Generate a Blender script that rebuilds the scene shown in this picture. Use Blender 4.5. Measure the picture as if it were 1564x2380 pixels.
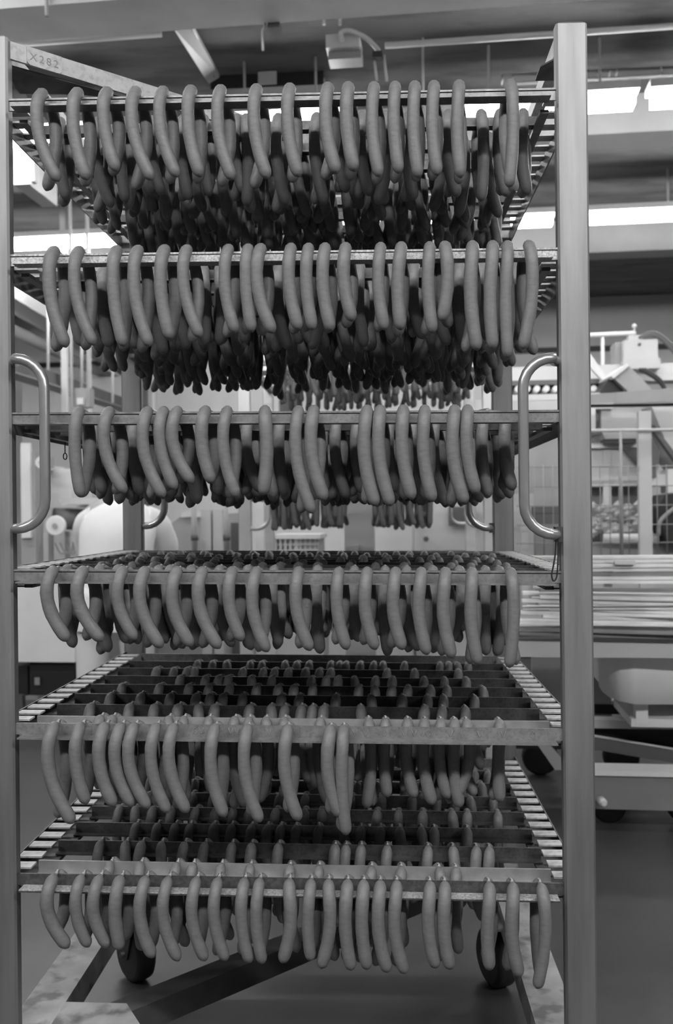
import bpy, math, random
from mathutils import Vector, Matrix

random.seed(7)
for o in list(bpy.data.objects):
    bpy.data.objects.remove(o)
scn = bpy.context.scene
COL = scn.collection

# ------------------------------------------------------------------ camera
W, H = 1564, 2380
F = 2200.0                       # focal length in pixels of the 1564x2380 frame
YAW, ROLL, CAMZ = 0.0468, 0.0107, 1.25
cam_d = bpy.data.cameras.new('camera')
cam_d.sensor_fit = 'VERTICAL'
cam_d.sensor_height = 36.0
cam_d.sensor_width = 36.0 * W / H
cam_d.lens = F / H * 36.0
cam_d.clip_start = 0.05
cam_d.dof.use_dof = True
cam_d.dof.focus_distance = 1.76
cam_d.dof.aperture_fstop = 5.0
cam = bpy.data.objects.new('camera', cam_d)
COL.objects.link(cam)
FWD = Vector((-math.sin(YAW), math.cos(YAW), 0))
RGT = Vector((math.cos(YAW), math.sin(YAW), 0))
UPV = Vector((0, 0, 1))
C0 = Vector((0, 0, CAMZ))
# the world's up leans to the left in the picture: camera right axis dips to compensate
r_ = (RGT * math.cos(ROLL) - UPV * math.sin(ROLL))
u_ = (UPV * math.cos(ROLL) + RGT * math.sin(ROLL))
m = Matrix((r_, u_, -FWD)).transposed().to_4x4()
m.translation = C0
cam.matrix_world = m
scn.camera = cam

# ------------------------------------------------------------------ world and exposure
wld = bpy.data.worlds.new('world')
scn.world = wld
wld.use_nodes = True
wld.node_tree.nodes['Background'].inputs[0].default_value = (0.5, 0.5, 0.5, 1)
wld.node_tree.nodes['Background'].inputs[1].default_value = 0.003
scn.view_settings.view_transform = 'Standard'
scn.view_settings.look = 'None'
scn.view_settings.exposure = 0.0
scn.view_settings.gamma = 1.0
scn.view_settings.use_curve_mapping = False
NEAR_POWER = 104.0                # the row over the camera
LAMP_POWER = 32.0                 # emission strength of the fluorescent diffusers


# ------------------------------------------------------------------ picture <-> place
def at(px, py, d):
    """the point of the place seen at pixel (px, py), d metres ahead of the lens"""
    dx, dy = px - W / 2, py - H / 2
    xu, yu = dx - ROLL * dy, dy + ROLL * dx
    return C0 + FWD * d + RGT * (xu / F * d) - UPV * (yu / F * d)


def on_y(px, py, Y):
    """the point seen at a pixel on the plane y = Y"""
    p = at(px, py, 1.0) - C0
    return C0 + p * (Y / p.y)


PHI = 0.07                       # the hall stands a little askew to the rack
RX = Vector((math.cos(PHI), -math.sin(PHI), 0))
RY = Vector((math.sin(PHI), math.cos(PHI), 0))


def room(x, y, z):
    v = RX * x + RY * y
    return Vector((v.x, v.y, z))


def to_room(p):
    return Vector((p.x * RX.x + p.y * RX.y, p.x * RY.x + p.y * RY.y, p.z))


DROOP = 0.011                    # the rack's shelves sag to the right


def rk(x, y, z):
    """rack coordinates: z counted from the lens height"""
    return Vector((x, y, z + CAMZ - DROOP * (x - 0.333)))


# ------------------------------------------------------------------ materials (all procedural)
MATS = {}


def mat(name, c=0.5, rough=0.5, metal=0.0, var=0.0, scale=8.0, bump=0.0, bscale=60.0, stretch=(1, 1, 1), emit=0.0,
        spots=0.0, sscale=30.0, spec=0.5):
    if name in MATS:
        return MATS[name]
    m = bpy.data.materials.new(name)
    m.use_nodes = True
    nt = m.node_tree
    b = nt.nodes['Principled BSDF']
    b.inputs['Base Color'].default_value = (c, c, c, 1)
    b.inputs['Roughness'].default_value = rough
    b.inputs['Metallic'].default_value = metal
    b.inputs['Specular IOR Level'].default_value = spec
    if emit:
        b.inputs['Emission Color'].default_value = (1, 1, 1, 1)
        b.inputs['Emission Strength'].default_value = emit
    if var or bump or spots:
        tc = nt.nodes.new('ShaderNodeTexCoord')
        mp = nt.nodes.new('ShaderNodeMapping')
        mp.inputs['Scale'].default_value = stretch
        nt.links.new(tc.outputs['Object'], mp.inputs['Vector'])
    if var or spots:
        n = nt.nodes.new('ShaderNodeTexNoise')
        n.inputs['Scale'].default_value = scale
        n.inputs['Detail'].default_value = 6
        nt.links.new(mp.outputs['Vector'], n.inputs['Vector'])
        rp = nt.nodes.new('ShaderNodeValToRGB')
        lo, hi = max(0.0, c * (1 - var)), min(1.0, c * (1 + var))
        rp.color_ramp.elements[0].position = 0.3
        rp.color_ramp.elements[1].position = 0.7
        rp.color_ramp.elements[0].color = (lo, lo, lo, 1)
        rp.color_ramp.elements[1].color = (hi, hi, hi, 1)
        nt.links.new(n.outputs['Fac'], rp.inputs['Fac'])
        out = rp.outputs['Color']
        if spots:
            n2 = nt.nodes.new('ShaderNodeTexNoise')
            n2.inputs['Scale'].default_value = sscale
            n2.inputs['Detail'].default_value = 3
            nt.links.new(mp.outputs['Vector'], n2.inputs['Vector'])
            r2 = nt.nodes.new('ShaderNodeValToRGB')
            r2.color_ramp.elements[0].position = 0.36
            r2.color_ramp.elements[1].position = 0.5
            d = 1 - spots
            r2.color_ramp.elements[0].color = (d, d, d, 1)
            r2.color_ramp.elements[1].color = (1, 1, 1, 1)
            nt.links.new(n2.outputs['Fac'], r2.inputs['Fac'])
            mx = nt.nodes.new('ShaderNodeMix')
            mx.data_type = 'RGBA'
            mx.blend_type = 'MULTIPLY'
            mx.inputs['Factor'].default_value = 1.0
            nt.links.new(out, mx.inputs['A'])
            nt.links.new(r2.outputs['Color'], mx.inputs['B'])
            out = mx.outputs['Result']
        nt.links.new(out, b.inputs['Base Color'])
    if bump:
        n3 = nt.nodes.new('ShaderNodeTexNoise')
        n3.inputs['Scale'].default_value = bscale
        n3.inputs['Detail'].default_value = 4
        nt.links.new(mp.outputs['Vector'], n3.inputs['Vector'])
        bp = nt.nodes.new('ShaderNodeBump')
        bp.inputs['Strength'].default_value = bump
        bp.inputs['Distance'].default_value = 0.002
        nt.links.new(n3.outputs['Fac'], bp.inputs['Height'])
        nt.links.new(bp.outputs['Normal'], b.inputs['Normal'])
    MATS[name] = m
    return m


mat('post_steel', 0.26, 0.62, 0.9, var=0.2, scale=5, bump=0.12, bscale=30, stretch=(8, 8, 0.6))
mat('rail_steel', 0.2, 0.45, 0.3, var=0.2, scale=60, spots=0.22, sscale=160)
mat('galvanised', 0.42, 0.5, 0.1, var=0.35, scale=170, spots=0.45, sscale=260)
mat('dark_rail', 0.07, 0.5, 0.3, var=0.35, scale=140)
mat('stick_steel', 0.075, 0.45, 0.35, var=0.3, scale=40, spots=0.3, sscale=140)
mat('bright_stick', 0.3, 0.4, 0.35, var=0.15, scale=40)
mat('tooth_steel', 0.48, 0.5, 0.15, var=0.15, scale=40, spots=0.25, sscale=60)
mat('handle_steel', 0.42, 0.28, 0.75, var=0.06, scale=20)
mat('beam_steel', 0.28, 0.55, 0.1, var=0.25, scale=14, spots=0.6, sscale=16)
mat('dark_steel', 0.05, 0.5, 0.2, var=0.3, scale=12)
mat('stain_plate', 0.07, 0.6, 0.1, var=0.5, scale=12, spots=0.5, sscale=18)
mat('brace_steel', 0.38, 0.5, 0.2, var=0.12, scale=30, spots=0.2, sscale=90)
mat('rubber', 0.022, 0.6)
mat('black_cord', 0.012, 0.5)
mat('ink', 0.06, 0.7)
mat('chalk', 0.2, 0.8)
mat('sausage_skin', 0.15, 0.5, 0, var=0.10, scale=60, bump=0.28, bscale=90, stretch=(1, 1, 2.6), spec=0.35)
mat('casing_knot', 0.32, 0.5)
mat('concrete_floor', 0.06, 0.36, 0, var=0.22, scale=1.6, spots=0.12, sscale=5, bump=0.1, bscale=20)
mat('ceiling_board', 0.13, 0.8, 0, var=0.25, scale=2.2, spots=0.35, sscale=4, stretch=(0.5, 1.5, 1))
mat('beam_concrete', 0.34, 0.8, 0, var=0.08, scale=3)
mat('beam_concrete_lit', 0.9, 0.8, 0, var=0.1, scale=3)  # paler copy of the beam concrete, lamp light put into its colour
mat('wall_paint', 0.55, 0.7, 0, var=0.06, scale=2)
mat('wall_dark', 0.12, 0.8, 0, var=0.1, scale=2)
mat('white_paint', 0.62, 0.5, 0, var=0.05, scale=4)
mat('pale_grey', 0.5, 0.5, 0, var=0.06, scale=4)
mat('mid_grey', 0.3, 0.5, 0, var=0.08, scale=4)
mat('dolly_grey', 0.19, 0.5, 0, var=0.1, scale=5)
mat('dark_grey', 0.1, 0.5, 0, var=0.1, scale=6)
mat('black_paint', 0.018, 0.5)
mat('conduit', 0.6, 0.5)
mat('steel_bright', 0.6, 0.35, 0.4, var=0.08, scale=6)
mat('wood_stick', 0.75, 0.6, 0, var=0.3, scale=14, stretch=(0.3, 3, 3))
mat('wood_stick_dark', 0.22, 0.6, 0, var=0.3, scale=14, stretch=(0.3, 3, 3))
mat('tub_steel', 0.85, 0.45, 0.1, var=0.04, scale=3)
mat('cloth', 0.78, 0.85, 0, var=0.04, scale=6)
mat('skin', 0.4, 0.6)
mat('diffuser', 0.9, 0.5, emit=LAMP_POWER)
mat('diffuser_near', 0.9, 0.5, emit=NEAR_POWER)


# ------------------------------------------------------------------ mesh building
class MB:
    def __init__(self):
        self.v, self.f, self.s = [], [], []

    def add(self, vs, fs, smooth=False):
        n = len(self.v)
        self.v += [Vector(v) for v in vs]
        self.f += [tuple(i + n for i in f) for f in fs]
        self.s += [smooth] * len(fs)
        return self

    def hexa(self, p):
        return self.add(p, [(0, 3, 2, 1), (4, 5, 6, 7), (0, 1, 5, 4), (1, 2, 6, 5), (2, 3, 7, 6), (3, 0, 4, 7)])

    def box(self, x0, x1, y0, y1, z0, z1, fn=None):
        fn = fn or (lambda x, y, z: Vector((x, y, z)))
        return self.hexa([fn(x0, y0, z0), fn(x1, y0, z0), fn(x1, y1, z0), fn(x0, y1, z0),
                          fn(x0, y0, z1), fn(x1, y0, z1), fn(x1, y1, z1), fn(x0, y1, z1)])

    def rbox(self, x0, x1, y0, y1, z0, z1, b=0.004, fn=None):
        """upright box with its four vertical edges and its top edge chamfered"""
        fn = fn or (lambda x, y, z: Vector((x, y, z)))

        def ring(i, z):
            a = b * (1 + i)
            X0, X1, Y0, Y1 = x0 + b * i, x1 - b * i, y0 + b * i, y1 - b * i
            return [fn(X0 + b, Y0, z), fn(X1 - b, Y0, z), fn(X1, Y0 + b, z), fn(X1, Y1 - b, z),
                    fn(X1 - b, Y1, z), fn(X0 + b, Y1, z), fn(X0, Y1 - b, z), fn(X0, Y0 + b, z)]
        vs = ring(0, z0) + ring(0, z1 - b) + ring(1, z1)
        fs = [tuple(range(7, -1, -1)), tuple(range(16, 24))]
        for k in range(2):
            for i in range(8):
                j = (i + 1) % 8
                fs.append((k * 8 + i, k * 8 + j, k * 8 + 8 + j, k * 8 + 8 + i))
        return self.add(vs, fs)

    def tube(self, pts, r, n=10, caps=True, smooth=True):
        pts = [Vector(p) for p in pts]
        rs = r if isinstance(r, (list, tuple)) else [r] * len(pts)
        vs, fs = [], []
        t0 = (pts[1] - pts[0]).normalized()
        ref = Vector((0, 0, 1)) if abs(t0.z) < 0.9 else Vector((1, 0, 0))
        a = t0.cross(ref).normalized()
        for i, p in enumerate(pts):
            t = (pts[min(i + 1, len(pts) - 1)] - pts[max(i - 1, 0)]).normalized()
            a = (a - t * a.dot(t)).normalized()
            b = t.cross(a)
            for k in range(n):
                w = 2 * math.pi * k / n
                vs.append(p + (a * math.cos(w) + b * math.sin(w)) * rs[i])
        for i in range(len(pts) - 1):
            for k in range(n):
                l = (k + 1) % n
                fs.append((i * n + k, i * n + l, (i + 1) * n + l, (i + 1) * n + k))
        self.add(vs, fs, smooth)
        if caps:
            m0 = len(self.v) - len(vs)
            self.f += [tuple(m0 + k for k in range(n - 1, -1, -1)), tuple(m0 + (len(pts) - 1) * n + k for k in range(n))]
            self.s += [False, False]
        return self

    def prism(self, poly, thick):
        """flat polygon (list of points) with a thickness vector"""
        n = len(poly)
        poly = [Vector(p) for p in poly]
        th = Vector(thick)
        vs = poly + [p + th for p in poly]
        fs = [tuple(range(n - 1, -1, -1)), tuple(range(n, 2 * n))] + [(i, (i + 1) % n, n + (i + 1) % n, n + i) for i in range(n)]
        return self.add(vs, fs)

    def lathe(self, base, axis, prof, n=20, smooth=True):
        """prof: list of (distance along the axis, radius)"""
        base, ax = Vector(base), Vector(axis).normalized()
        ref = Vector((0, 0, 1)) if abs(ax.z) < 0.9 else Vector((1, 0, 0))
        a = ax.cross(ref).normalized()
        b = ax.cross(a)
        vs, fs = [], []
        for h, r in prof:
            for k in range(n):
                w = 2 * math.pi * k / n
                vs.append(base + ax * h + (a * math.cos(w) + b * math.sin(w)) * r)
        for i in range(len(prof) - 1):
            for k in range(n):
                l = (k + 1) % n
                fs.append((i * n + k, i * n + l, (i + 1) * n + l, (i + 1) * n + k))
        m0 = len(self.v)
        self.add(vs, fs, smooth)
        self.f += [tuple(m0 + k for k in range(n - 1, -1, -1)), tuple(m0 + (len(prof) - 1) * n + k for k in range(n))]
        self.s += [False, False]
        return self

    def build(self, name, material, parent=None, origin=None):
        """ONE mesh object; its vertices were given in place coordinates, its origin goes to its base"""
        xs = [v.x for v in self.v]
        ys = [v.y for v in self.v]
        zs = [v.z for v in self.v]
        o3 = Vector(origin) if origin is not None else Vector(((min(xs) + max(xs)) / 2, (min(ys) + max(ys)) / 2, min(zs)))
        me = bpy.data.meshes.new(name)
        me.from_pydata([tuple(v - o3) for v in self.v], [], self.f)
        me.polygons.foreach_set('use_smooth', self.s)
        me.materials.append(MATS[material])
        me.update()
        o = bpy.data.objects.new(name, me)
        COL.objects.link(o)
        put(o, o3, parent)
        return o


PLACE = {}


def put(o, world_loc, parent=None):
    PLACE[o.name] = Vector(world_loc)
    if parent is not None:
        o.parent = parent
        o.location = Vector(world_loc) - PLACE[parent.name]
    else:
        o.location = world_loc


def tag(o, label, cat=None, group=None, kind=None):
    if label:
        o['label'] = label
    if cat:
        o['category'] = cat
    if group:
        o['group'] = group
    if kind:
        o['kind'] = kind
    return o


def thing(name, loc, label, cat, group=None):
    o = bpy.data.objects.new(name, None)
    o.empty_display_size = 0.1
    COL.objects.link(o)
    put(o, Vector(loc))
    return tag(o, label, cat, group)


def clone(o, world_loc, parent=None):
    c = o.copy()
    COL.objects.link(c)
    put(c, world_loc, parent)
    return c


def struct(o):
    o['kind'] = 'structure'
    return o


def bez(pts, n=8):
    """smooth polyline through points (Catmull-Rom)"""
    pts = [Vector(p) for p in pts]
    P = [pts[0] * 2 - pts[1]] + pts + [pts[-1] * 2 - pts[-2]]
    out = []
    for i in range(1, len(P) - 2):
        a, b, c, d = P[i - 1], P[i], P[i + 1], P[i + 2]
        for k in range(n):
            t = k / n
            out.append(0.5 * ((2 * b) + (c - a) * t + (2 * a - 5 * b + 4 * c - d) * t * t + (3 * b - a - 3 * c + d) * t ** 3))
    out.append(pts[-1])
    return out


def pbox(mb, px0, py0, px1, py1, d, t):
    """box in the hall's axes whose front face shows between two pixels at distance d"""
    a, b = to_room(at(px0, py0, d)), to_room(at(px1, py1, d))
    y = (a.y + b.y) / 2
    return mb.box(min(a.x, b.x), max(a.x, b.x), y, y + t, min(a.z, b.z), max(a.z, b.z), room)


def PF(px0, py0, px1, d, t):
    """the same, standing on the floor"""
    a, b = to_room(at(px0, py0, d)), to_room(at(px1, py0, d))
    return MB().box(min(a.x, b.x), max(a.x, b.x), (a.y + b.y) / 2, (a.y + b.y) / 2 + t, 0, a.z, room)


def P(px0, py0, px1, py1, d, t):
    return pbox(MB(), px0, py0, px1, py1, d, t)


# ------------------------------------------------------------------ the hall
CEIL = CAMZ + 2.45
struct(MB().box(-7.5, 8.5, -6, 11.2, -0.1, 0.0, room).build('floor', 'concrete_floor'))
struct(MB().box(-7.5, 8.5, -6, 11.2, CEIL, CEIL + 0.1, room).build('ceiling', 'ceiling_board'))
struct(MB().box(-7.5, 8.5, 11.2, 11.4, 0, CEIL, room).build('wall_back', 'wall_paint'))
struct(MB().box(-7.7, -7.5, -6, 11.4, 0, CEIL, room).build('wall_left', 'wall_paint'))
struct(MB().box(8.5, 8.7, -6, 11.4, 0, CEIL, room).build('wall_right', 'wall_paint'))
struct(MB().box(-7.5, 8.5, -6.2, -6, 0, CEIL, room).build('wall_front', 'wall_dark'))
# downstand beams across the hall
for k, (y0, y1, zb) in enumerate([(-2.3, -2.0, 2.3), (1.6, 1.9, 2.2), (3.86, 4.14, 2.17), (5.75, 6.0, 2.22), (8.2, 8.45, 2.17)]):
    struct(MB().box(-7.5, 8.5, y0, y1, CAMZ + zb, CEIL, room).build('trim_%d' % (k + 1), 'beam_concrete_lit' if k == 2 else 'beam_concrete'))
# dark skirting rail along the back wall
struct(MB().box(-7.5, 8.5, 11.17, 11.2, CAMZ + 1.82, CAMZ + 1.88, room).build('trim_7', 'black_paint'))


# ------------------------------------------------------------------ fluorescent lamps
def lamp_row(y, z, spans, desc, dif='diffuser'):
    for i, (x0, x1) in enumerate(spans):
        c = room((x0 + x1) / 2, y, z)
        t = thing('ceiling_lamp', c, desc % ORD[i] if '%s' in desc else desc, 'lamp', 'fluorescent ceiling lamps')
        MB().box(x0, x1, y - 0.07, y + 0.07, z + 0.05, z + 0.09, room).build('housing', 'pale_grey', t)
        MB().box(x0 + 0.02, x1 - 0.02, y - 0.05, y + 0.05, z - 0.02, z + 0.05, room).build('diffuser', dif, t)
        for s in (0.2, 0.8):
            xm = x0 + (x1 - x0) * s
            MB().tube([room(xm, y, z + 0.09), room(xm, y, CEIL)], 0.008, 6).build('hanger', 'conduit', t)


ORD = ['first', 'second', 'third', 'fourth', 'fifth', 'sixth', 'seventh', 'eighth', 'ninth', 'tenth', 'eleventh', 'twelfth', 'thirteenth',
       'fourteenth', 'fifteenth', 'sixteenth', 'seventeenth', 'eighteenth', 'nineteenth', 'twentieth', 'twenty-first', 'twenty-second',
       'twenty-third', 'twenty-fourth', 'twenty-fifth', 'twenty-sixth', 'twenty-seventh', 'twenty-eighth']
lz = CAMZ + 2.1
lamp_row(-0.9, lz + 0.2, [(-3.4, -1.9), (-1.7, -0.2), (0.0, 1.5), (1.7, 3.2), (3.4, 4.9)], '%s fluorescent lamp from the left in the row over the camera', 'diffuser_near')
lamp_row(2.6, lz + 0.12, [(-4.8, -3.3), (-3.1, -1.6), (1.5, 3.0)], '%s added fill lamp from the left in the unseen row beside the rack')  # unseen lamps, added to brighten the background behind the rack
lamp_row(5.05, lz, [(-4.6, -1.95), (-1.2, -0.55), (0.05, 1.0), (1.05, 3.2)], '%s bright fluorescent lamp from the left in the nearer row')
lamp_row(7.05, lz, [(-4.2, -1.6), (-1.4, 0.8), (1.0, 4.0)], '%s bright fluorescent lamp from the left in the farther row')

# ------------------------------------------------------------------ the sausage rack
XL, XR, PW = -0.703, 0.334, 0.058          # inner faces of the posts, post width
YF, YB = 1.785, 2.70                       # webs of the front rails, front of the rear posts
LEV = [0.786, 0.4883, 0.1858, -0.1146, -0.409, -0.6974]
FLOORZ = -CAMZ
rack = thing('sausage_rack', (-0.185, 2.25, 0), 'tall steel smoking rack of six tiers hung with sausages in the foreground', 'rack')

for x0, y0, inset in ((XL - PW, 1.775, 0), (XR, 1.775, 0), (XL - PW + 0.016, YB, 0), (XR - 0.016, YB, 0)):
    MB().rbox(x0, x0 + PW, y0, y0 + 0.028, -1.06, 0.907, 0.004, rk).build('post', 'post_steel', rack)


def tbar(x0, x1, Y, zt, web=0.022, wt=0.004, fl=0.030, ft=0.003, fn=rk, lip=0.0, inset=0.0):
    b = MB()
    b.box(x0, x1, Y - wt / 2, Y + wt / 2, zt - web, zt, fn)
    b.box(x0 + inset, x1 - inset, Y - fl, Y + wt / 2, zt - web - ft, zt - web, fn)
    if lip:
        b.box(x0, x1, Y - wt / 2 - lip, Y - wt / 2, zt - 0.0035, zt, fn)
    return b


TIER = ['top', 'second', 'third', 'fourth', 'fifth', 'lowest']
front_rails = []
for i, z in enumerate(LEV):
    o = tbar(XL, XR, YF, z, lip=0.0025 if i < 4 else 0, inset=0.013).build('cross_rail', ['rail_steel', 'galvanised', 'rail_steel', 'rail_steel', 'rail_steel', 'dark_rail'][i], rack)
    front_rails.append(o)
    tbar(XL + 0.016, XR - 0.016, 2.672, z).build('cross_rail', 'rail_steel', rack)
# bright galvanised lip on the lowest front rail
MB().box(XL + 0.013, XR - 0.013, YF - 0.0305, YF - 0.003, LEV[5] - 0.0218, LEV[5] - 0.0205, rk).build('flange_cover', 'galvanised', front_rails[5])

# notched side rails: an outer strip, a narrow ledge and the teeth, each tooth a piece
TOOTH_P = 0.058
tooth_mb = MB().box(-0.026, 0.026, -0.017, 0.017, -0.007, 0.007)
tooth_src = None
for i, z in enumerate(LEV):
    for side in (-1, 1):
        xo = (XL - 0.037) if side < 0 else (XR + 0.039)          # outer edge
        xi = xo - side * 0.052
        b = MB()
        b.box(min(xo, xo - side * 0.003), max(xo, xo - side * 0.003), 1.806, 2.698, z - 0.034, z + 0.001, rk)
        b.box(min(xi - side * 0.012, xi + side * 0.004), max(xi - side * 0.012, xi + side * 0.004), 1.806, 2.698, z - 0.037, z - 0.030, rk)
        if i >= 3:
            b.box(min(xo, xi), max(xo, xi), 1.806, 2.698, z - 0.036, z - 0.033, rk)
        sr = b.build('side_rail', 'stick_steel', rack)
        off = 0.046 if i >= 4 else 0.086
        y = 1.83 if i >= 4 else 1.84
        while y < 2.69:
            w = rk((xo + xi) / 2, y, z - 0.0065)
            if tooth_src is None:
                tooth_src = MB().box(w.x - 0.0255, w.x + 0.0255, w.y - 0.015, w.y + 0.015, w.z + 0.003, w.z + 0.0065).build('tooth', 'tooth_steel', sr, w)
            else:
                clone(tooth_src, w, sr)
            y += TOOTH_P


# curved tube handles on the four posts
def handle(xpost, s, Y, zt, zb, reach, bracket):
    r = 0.055
    pts = [rk(xpost - s * 0.004, Y + 0.043, zt), rk(xpost + s * 0.008, Y + 0.036, zt), rk(xpost + s * 0.016, Y + 0.012, zt)]
    for k in range(7):
        a = math.pi / 2 * k / 6
        pts.append(rk(xpost + s * (reach - r + r * math.sin(a)), Y, zt - r + r * math.cos(a)))
    for k in range(7):
        a = math.pi / 2 * k / 6
        pts.append(rk(xpost + s * (reach - r + r * math.cos(a)), Y, zb + r - r * math.sin(a)))
    pts += [rk(xpost + s * 0.016, Y + 0.012, zb), rk(xpost + s * 0.008, Y + 0.036, zb), rk(xpost - s * 0.004, Y + 0.043, zb)]
    h = MB().tube(pts, 0.0098, 14).build('handle', 'handle_steel', rack)
    for z in ((zb,) if bracket else ()):
        w = rk(xpost + s * 0.004, Y + 0.040, z)
        MB().box(w.x - 0.006, w.x + 0.006, w.y - 0.012, w.y + 0.012, w.z - 0.014, w.z + 0.014).build('bracket', 'dark_steel' if z == zb else 'handle_steel', h)


handle(XL, 1, 1.745, 0.283, -0.036, 0.076, False)
handle(XR, -1, 1.745, 0.277, -0.046, 0.072, True)
handle(XL + 0.016, 1, YB - 0.03, 0.283, -0.045, 0.072, False)
handle(XR - 0.016, -1, YB - 0.03, 0.277, -0.05, 0.072, True)

# top frame
for x0 in (XL - 0.030, XR + 0.006):
    MB().box(x0, x0 + 0.024, 1.80, YB + 0.01, 0.868, 0.90, rk).build('top_bar', 'brace_steel', rack)
MB().box(XL, XR, YB, YB + 0.02, 0.868, 0.90, rk).build('top_bar', 'brace_steel', rack)


def diag(x0, y0, x1, y1, w, z0, z1):
    d = Vector((x1 - x0, y1 - y0, 0)).normalized()
    n = Vector((-d.y, d.x, 0)) * (w / 2)
    q = [(x0 - n.x, y0 - n.y), (x1 - n.x, y1 - n.y), (x1 + n.x, y1 + n.y), (x0 + n.x, y0 + n.y)]
    return MB().hexa([rk(x, y, z0) for x, y in q] + [rk(x, y, z1) for x, y in q])


brace = diag(XL - 0.006, 1.79, XR - 0.01, YB + 0.01, 0.006, 0.868, 0.902).build('brace', 'brace_steel', rack)
# stamped plate on the brace
bd = Vector((XR - 0.01 - XL + 0.006, YB + 0.01 - 1.79, 0)).normalized()
bn = Vector((bd.y, -bd.x, 0))
o0 = Vector((XL - 0.006, 1.79, 0))


def on_brace(s, z, out=0.0):
    q = o0 + bd * s + bn * (0.003 + out)
    return rk(q.x, q.y, z)


plate = MB().prism([on_brace(0.037, 0.8705, 0.0005), on_brace(0.043, 0.866, 0.0005), on_brace(0.102, 0.866, 0.0005), on_brace(0.107, 0.8705, 0.0005),
                    on_brace(0.107, 0.901, 0.0005), on_brace(0.037, 0.901, 0.0005)], bn * 0.003).build('number_plate', 'brace_steel', brace)
tag(plate, 'bent plate stamped X282')
tc = bpy.data.curves.new('txt', 'FONT')
tc.body = 'X282'
tc.size = 0.022
tc.space_character = 1.35
tc.extrude = 0.0003
to = bpy.data.objects.new('txt', tc)
COL.objects.link(to)
bpy.context.view_layer.update()
me = bpy.data.meshes.new_from_object(to.evaluated_get(bpy.context.evaluated_depsgraph_get()))
bpy.data.objects.remove(to)
tw = max(v.co.x for v in me.vertices)
b = MB()
b.add([on_brace(0.042 + v.co.x / tw * 0.058, 0.876 + v.co.y * 0.95, 0.0037 + v.co.z) for v in me.vertices], [tuple(p.vertices) for p in me.polygons])
b.build('lettering', 'chalk', plate)
# corner gussets under the top frame
MB().prism([rk(XL - 0.02, 1.80, 0.865), rk(XL + 0.20, 1.80 + 0.175, 0.865), rk(XL + 0.09, 1.80 + 0.14, 0.865), rk(XL - 0.035, 1.80 + 0.13, 0.865)],
           (0, 0, -0.003)).build('gusset', 'stain_plate', rack)
MB().prism([rk(XR + 0.03, 1.80, 0.865), rk(XR + 0.03, 1.80 + 0.12, 0.865), rk(XR - 0.015, 1.80 + 0.12, 0.865), rk(XR - 0.015, 1.86, 0.865)],
           (0, 0, -0.003)).build('gusset', 'stain_plate', rack)

# base frame on castors
ZB = -1.0
MB().box(-0.733, -0.650, 1.806, 2.70, ZB - 0.06, ZB, rk).build('base_beam', 'beam_steel', rack)
MB().box(0.290, 0.374, 1.806, 2.70, ZB - 0.06, ZB, rk).build('base_beam', 'beam_steel', rack)
diag(-0.60, 1.815, 0.275, 2.71, 0.058, ZB - 0.055, ZB - 0.001).build('base_brace', 'dark_steel', rack)
MB().box(-0.65, 0.29, 2.64, 2.70, ZB - 0.06, ZB - 0.002, rk).build('base_beam', 'dark_steel', rack)
MB().prism([rk(-0.65, 1.806, ZB), rk(-0.47, 1.806, ZB), rk(-0.525, 1.895, ZB), rk(-0.65, 1.895, ZB)], (0, 0, -0.005)).build('corner_plate', 'beam_steel', rack)


def castor(x, y, rot):
    w = rk(x, y, 0)
    R = 0.075
    d = Vector((math.cos(rot), math.sin(rot), 0))     # axle
    n = Vector((-d.y, d.x, 0))
    top = CAMZ + ZB - 0.06 - DROOP * (x - 0.333)
    c = bpy.data.objects.new('castor', None)
    COL.objects.link(c)
    put(c, Vector((w.x, w.y, 0)), rack)
    ax = Vector((w.x, w.y, R)) + n * 0.025
    MB().lathe(ax - d * 0.028, d, [(0, R - 0.012), (0.006, R - 0.002), (0.014, R), (0.042, R), (0.05, R - 0.002), (0.056, R - 0.012)], 28).build('wheel', 'rubber', c)
    for s in (-1, 1):
        q = Vector((w.x, w.y, 0)) + d * (s * 0.034)
        MB().prism([q + n * 0.04 + UPV * (R - 0.01), q + n * 0.01 + UPV * (R - 0.01), q - n * 0.035 + UPV * (top - 0.006), q + n * 0.035 + UPV * (top - 0.006)],
                   d * 0.004).build('fork', 'dark_steel', c)
    MB().box(w.x - 0.04, w.x + 0.04, w.y - 0.04, w.y + 0.04, top - 0.008, top).build('mount_plate', 'dark_steel', c)
    MB().lathe(ax - d * 0.045, d, [(0, 0.008), (0.09, 0.008)], 8).build('axle', 'dark_steel', c)


castor(-0.655, 2.50, 0.7)
castor(0.30, 2.49, 0.35)
castor(-0.690, 1.93, 0.0)
castor(0.33, 1.93, 0.0)

# chalk-pencil rings and ticks on the fifth front rail
for px, kd in ((825, 'v'), (850, 'v'), (893, 'o'), (940, 'v'), (963, 'v'), (982, 'v'), (995, 'o'), (1047, 'v'), (1115, 'v'), (1170, 'v'), (1237, 'o'),
               (455, 'o'), (468, 'v'), (537, 'v'), (551, 'v'), (625, 'v')):
    p = on_y(px, 1705, YF - 0.0025)
    p.z = rk(p.x, 0, LEV[4] - 0.011).z
    b = MB()
    if kd == 'o':
        b.tube([p + Vector((0.004 * math.cos(a), 0, 0.006 * math.sin(a))) for a in [k * math.pi / 6 for k in range(13)]], 0.0007, 4)
    else:
        b.tube([p + Vector((-0.005, 0, 0.006)), p + Vector((-0.001, 0, -0.006)), p + Vector((0.002, 0, -0.004)), p + Vector((0.004, 0, 0.006))], 0.0007, 4)
    b.build('pencil_mark', 'chalk', front_rails[4])


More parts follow.
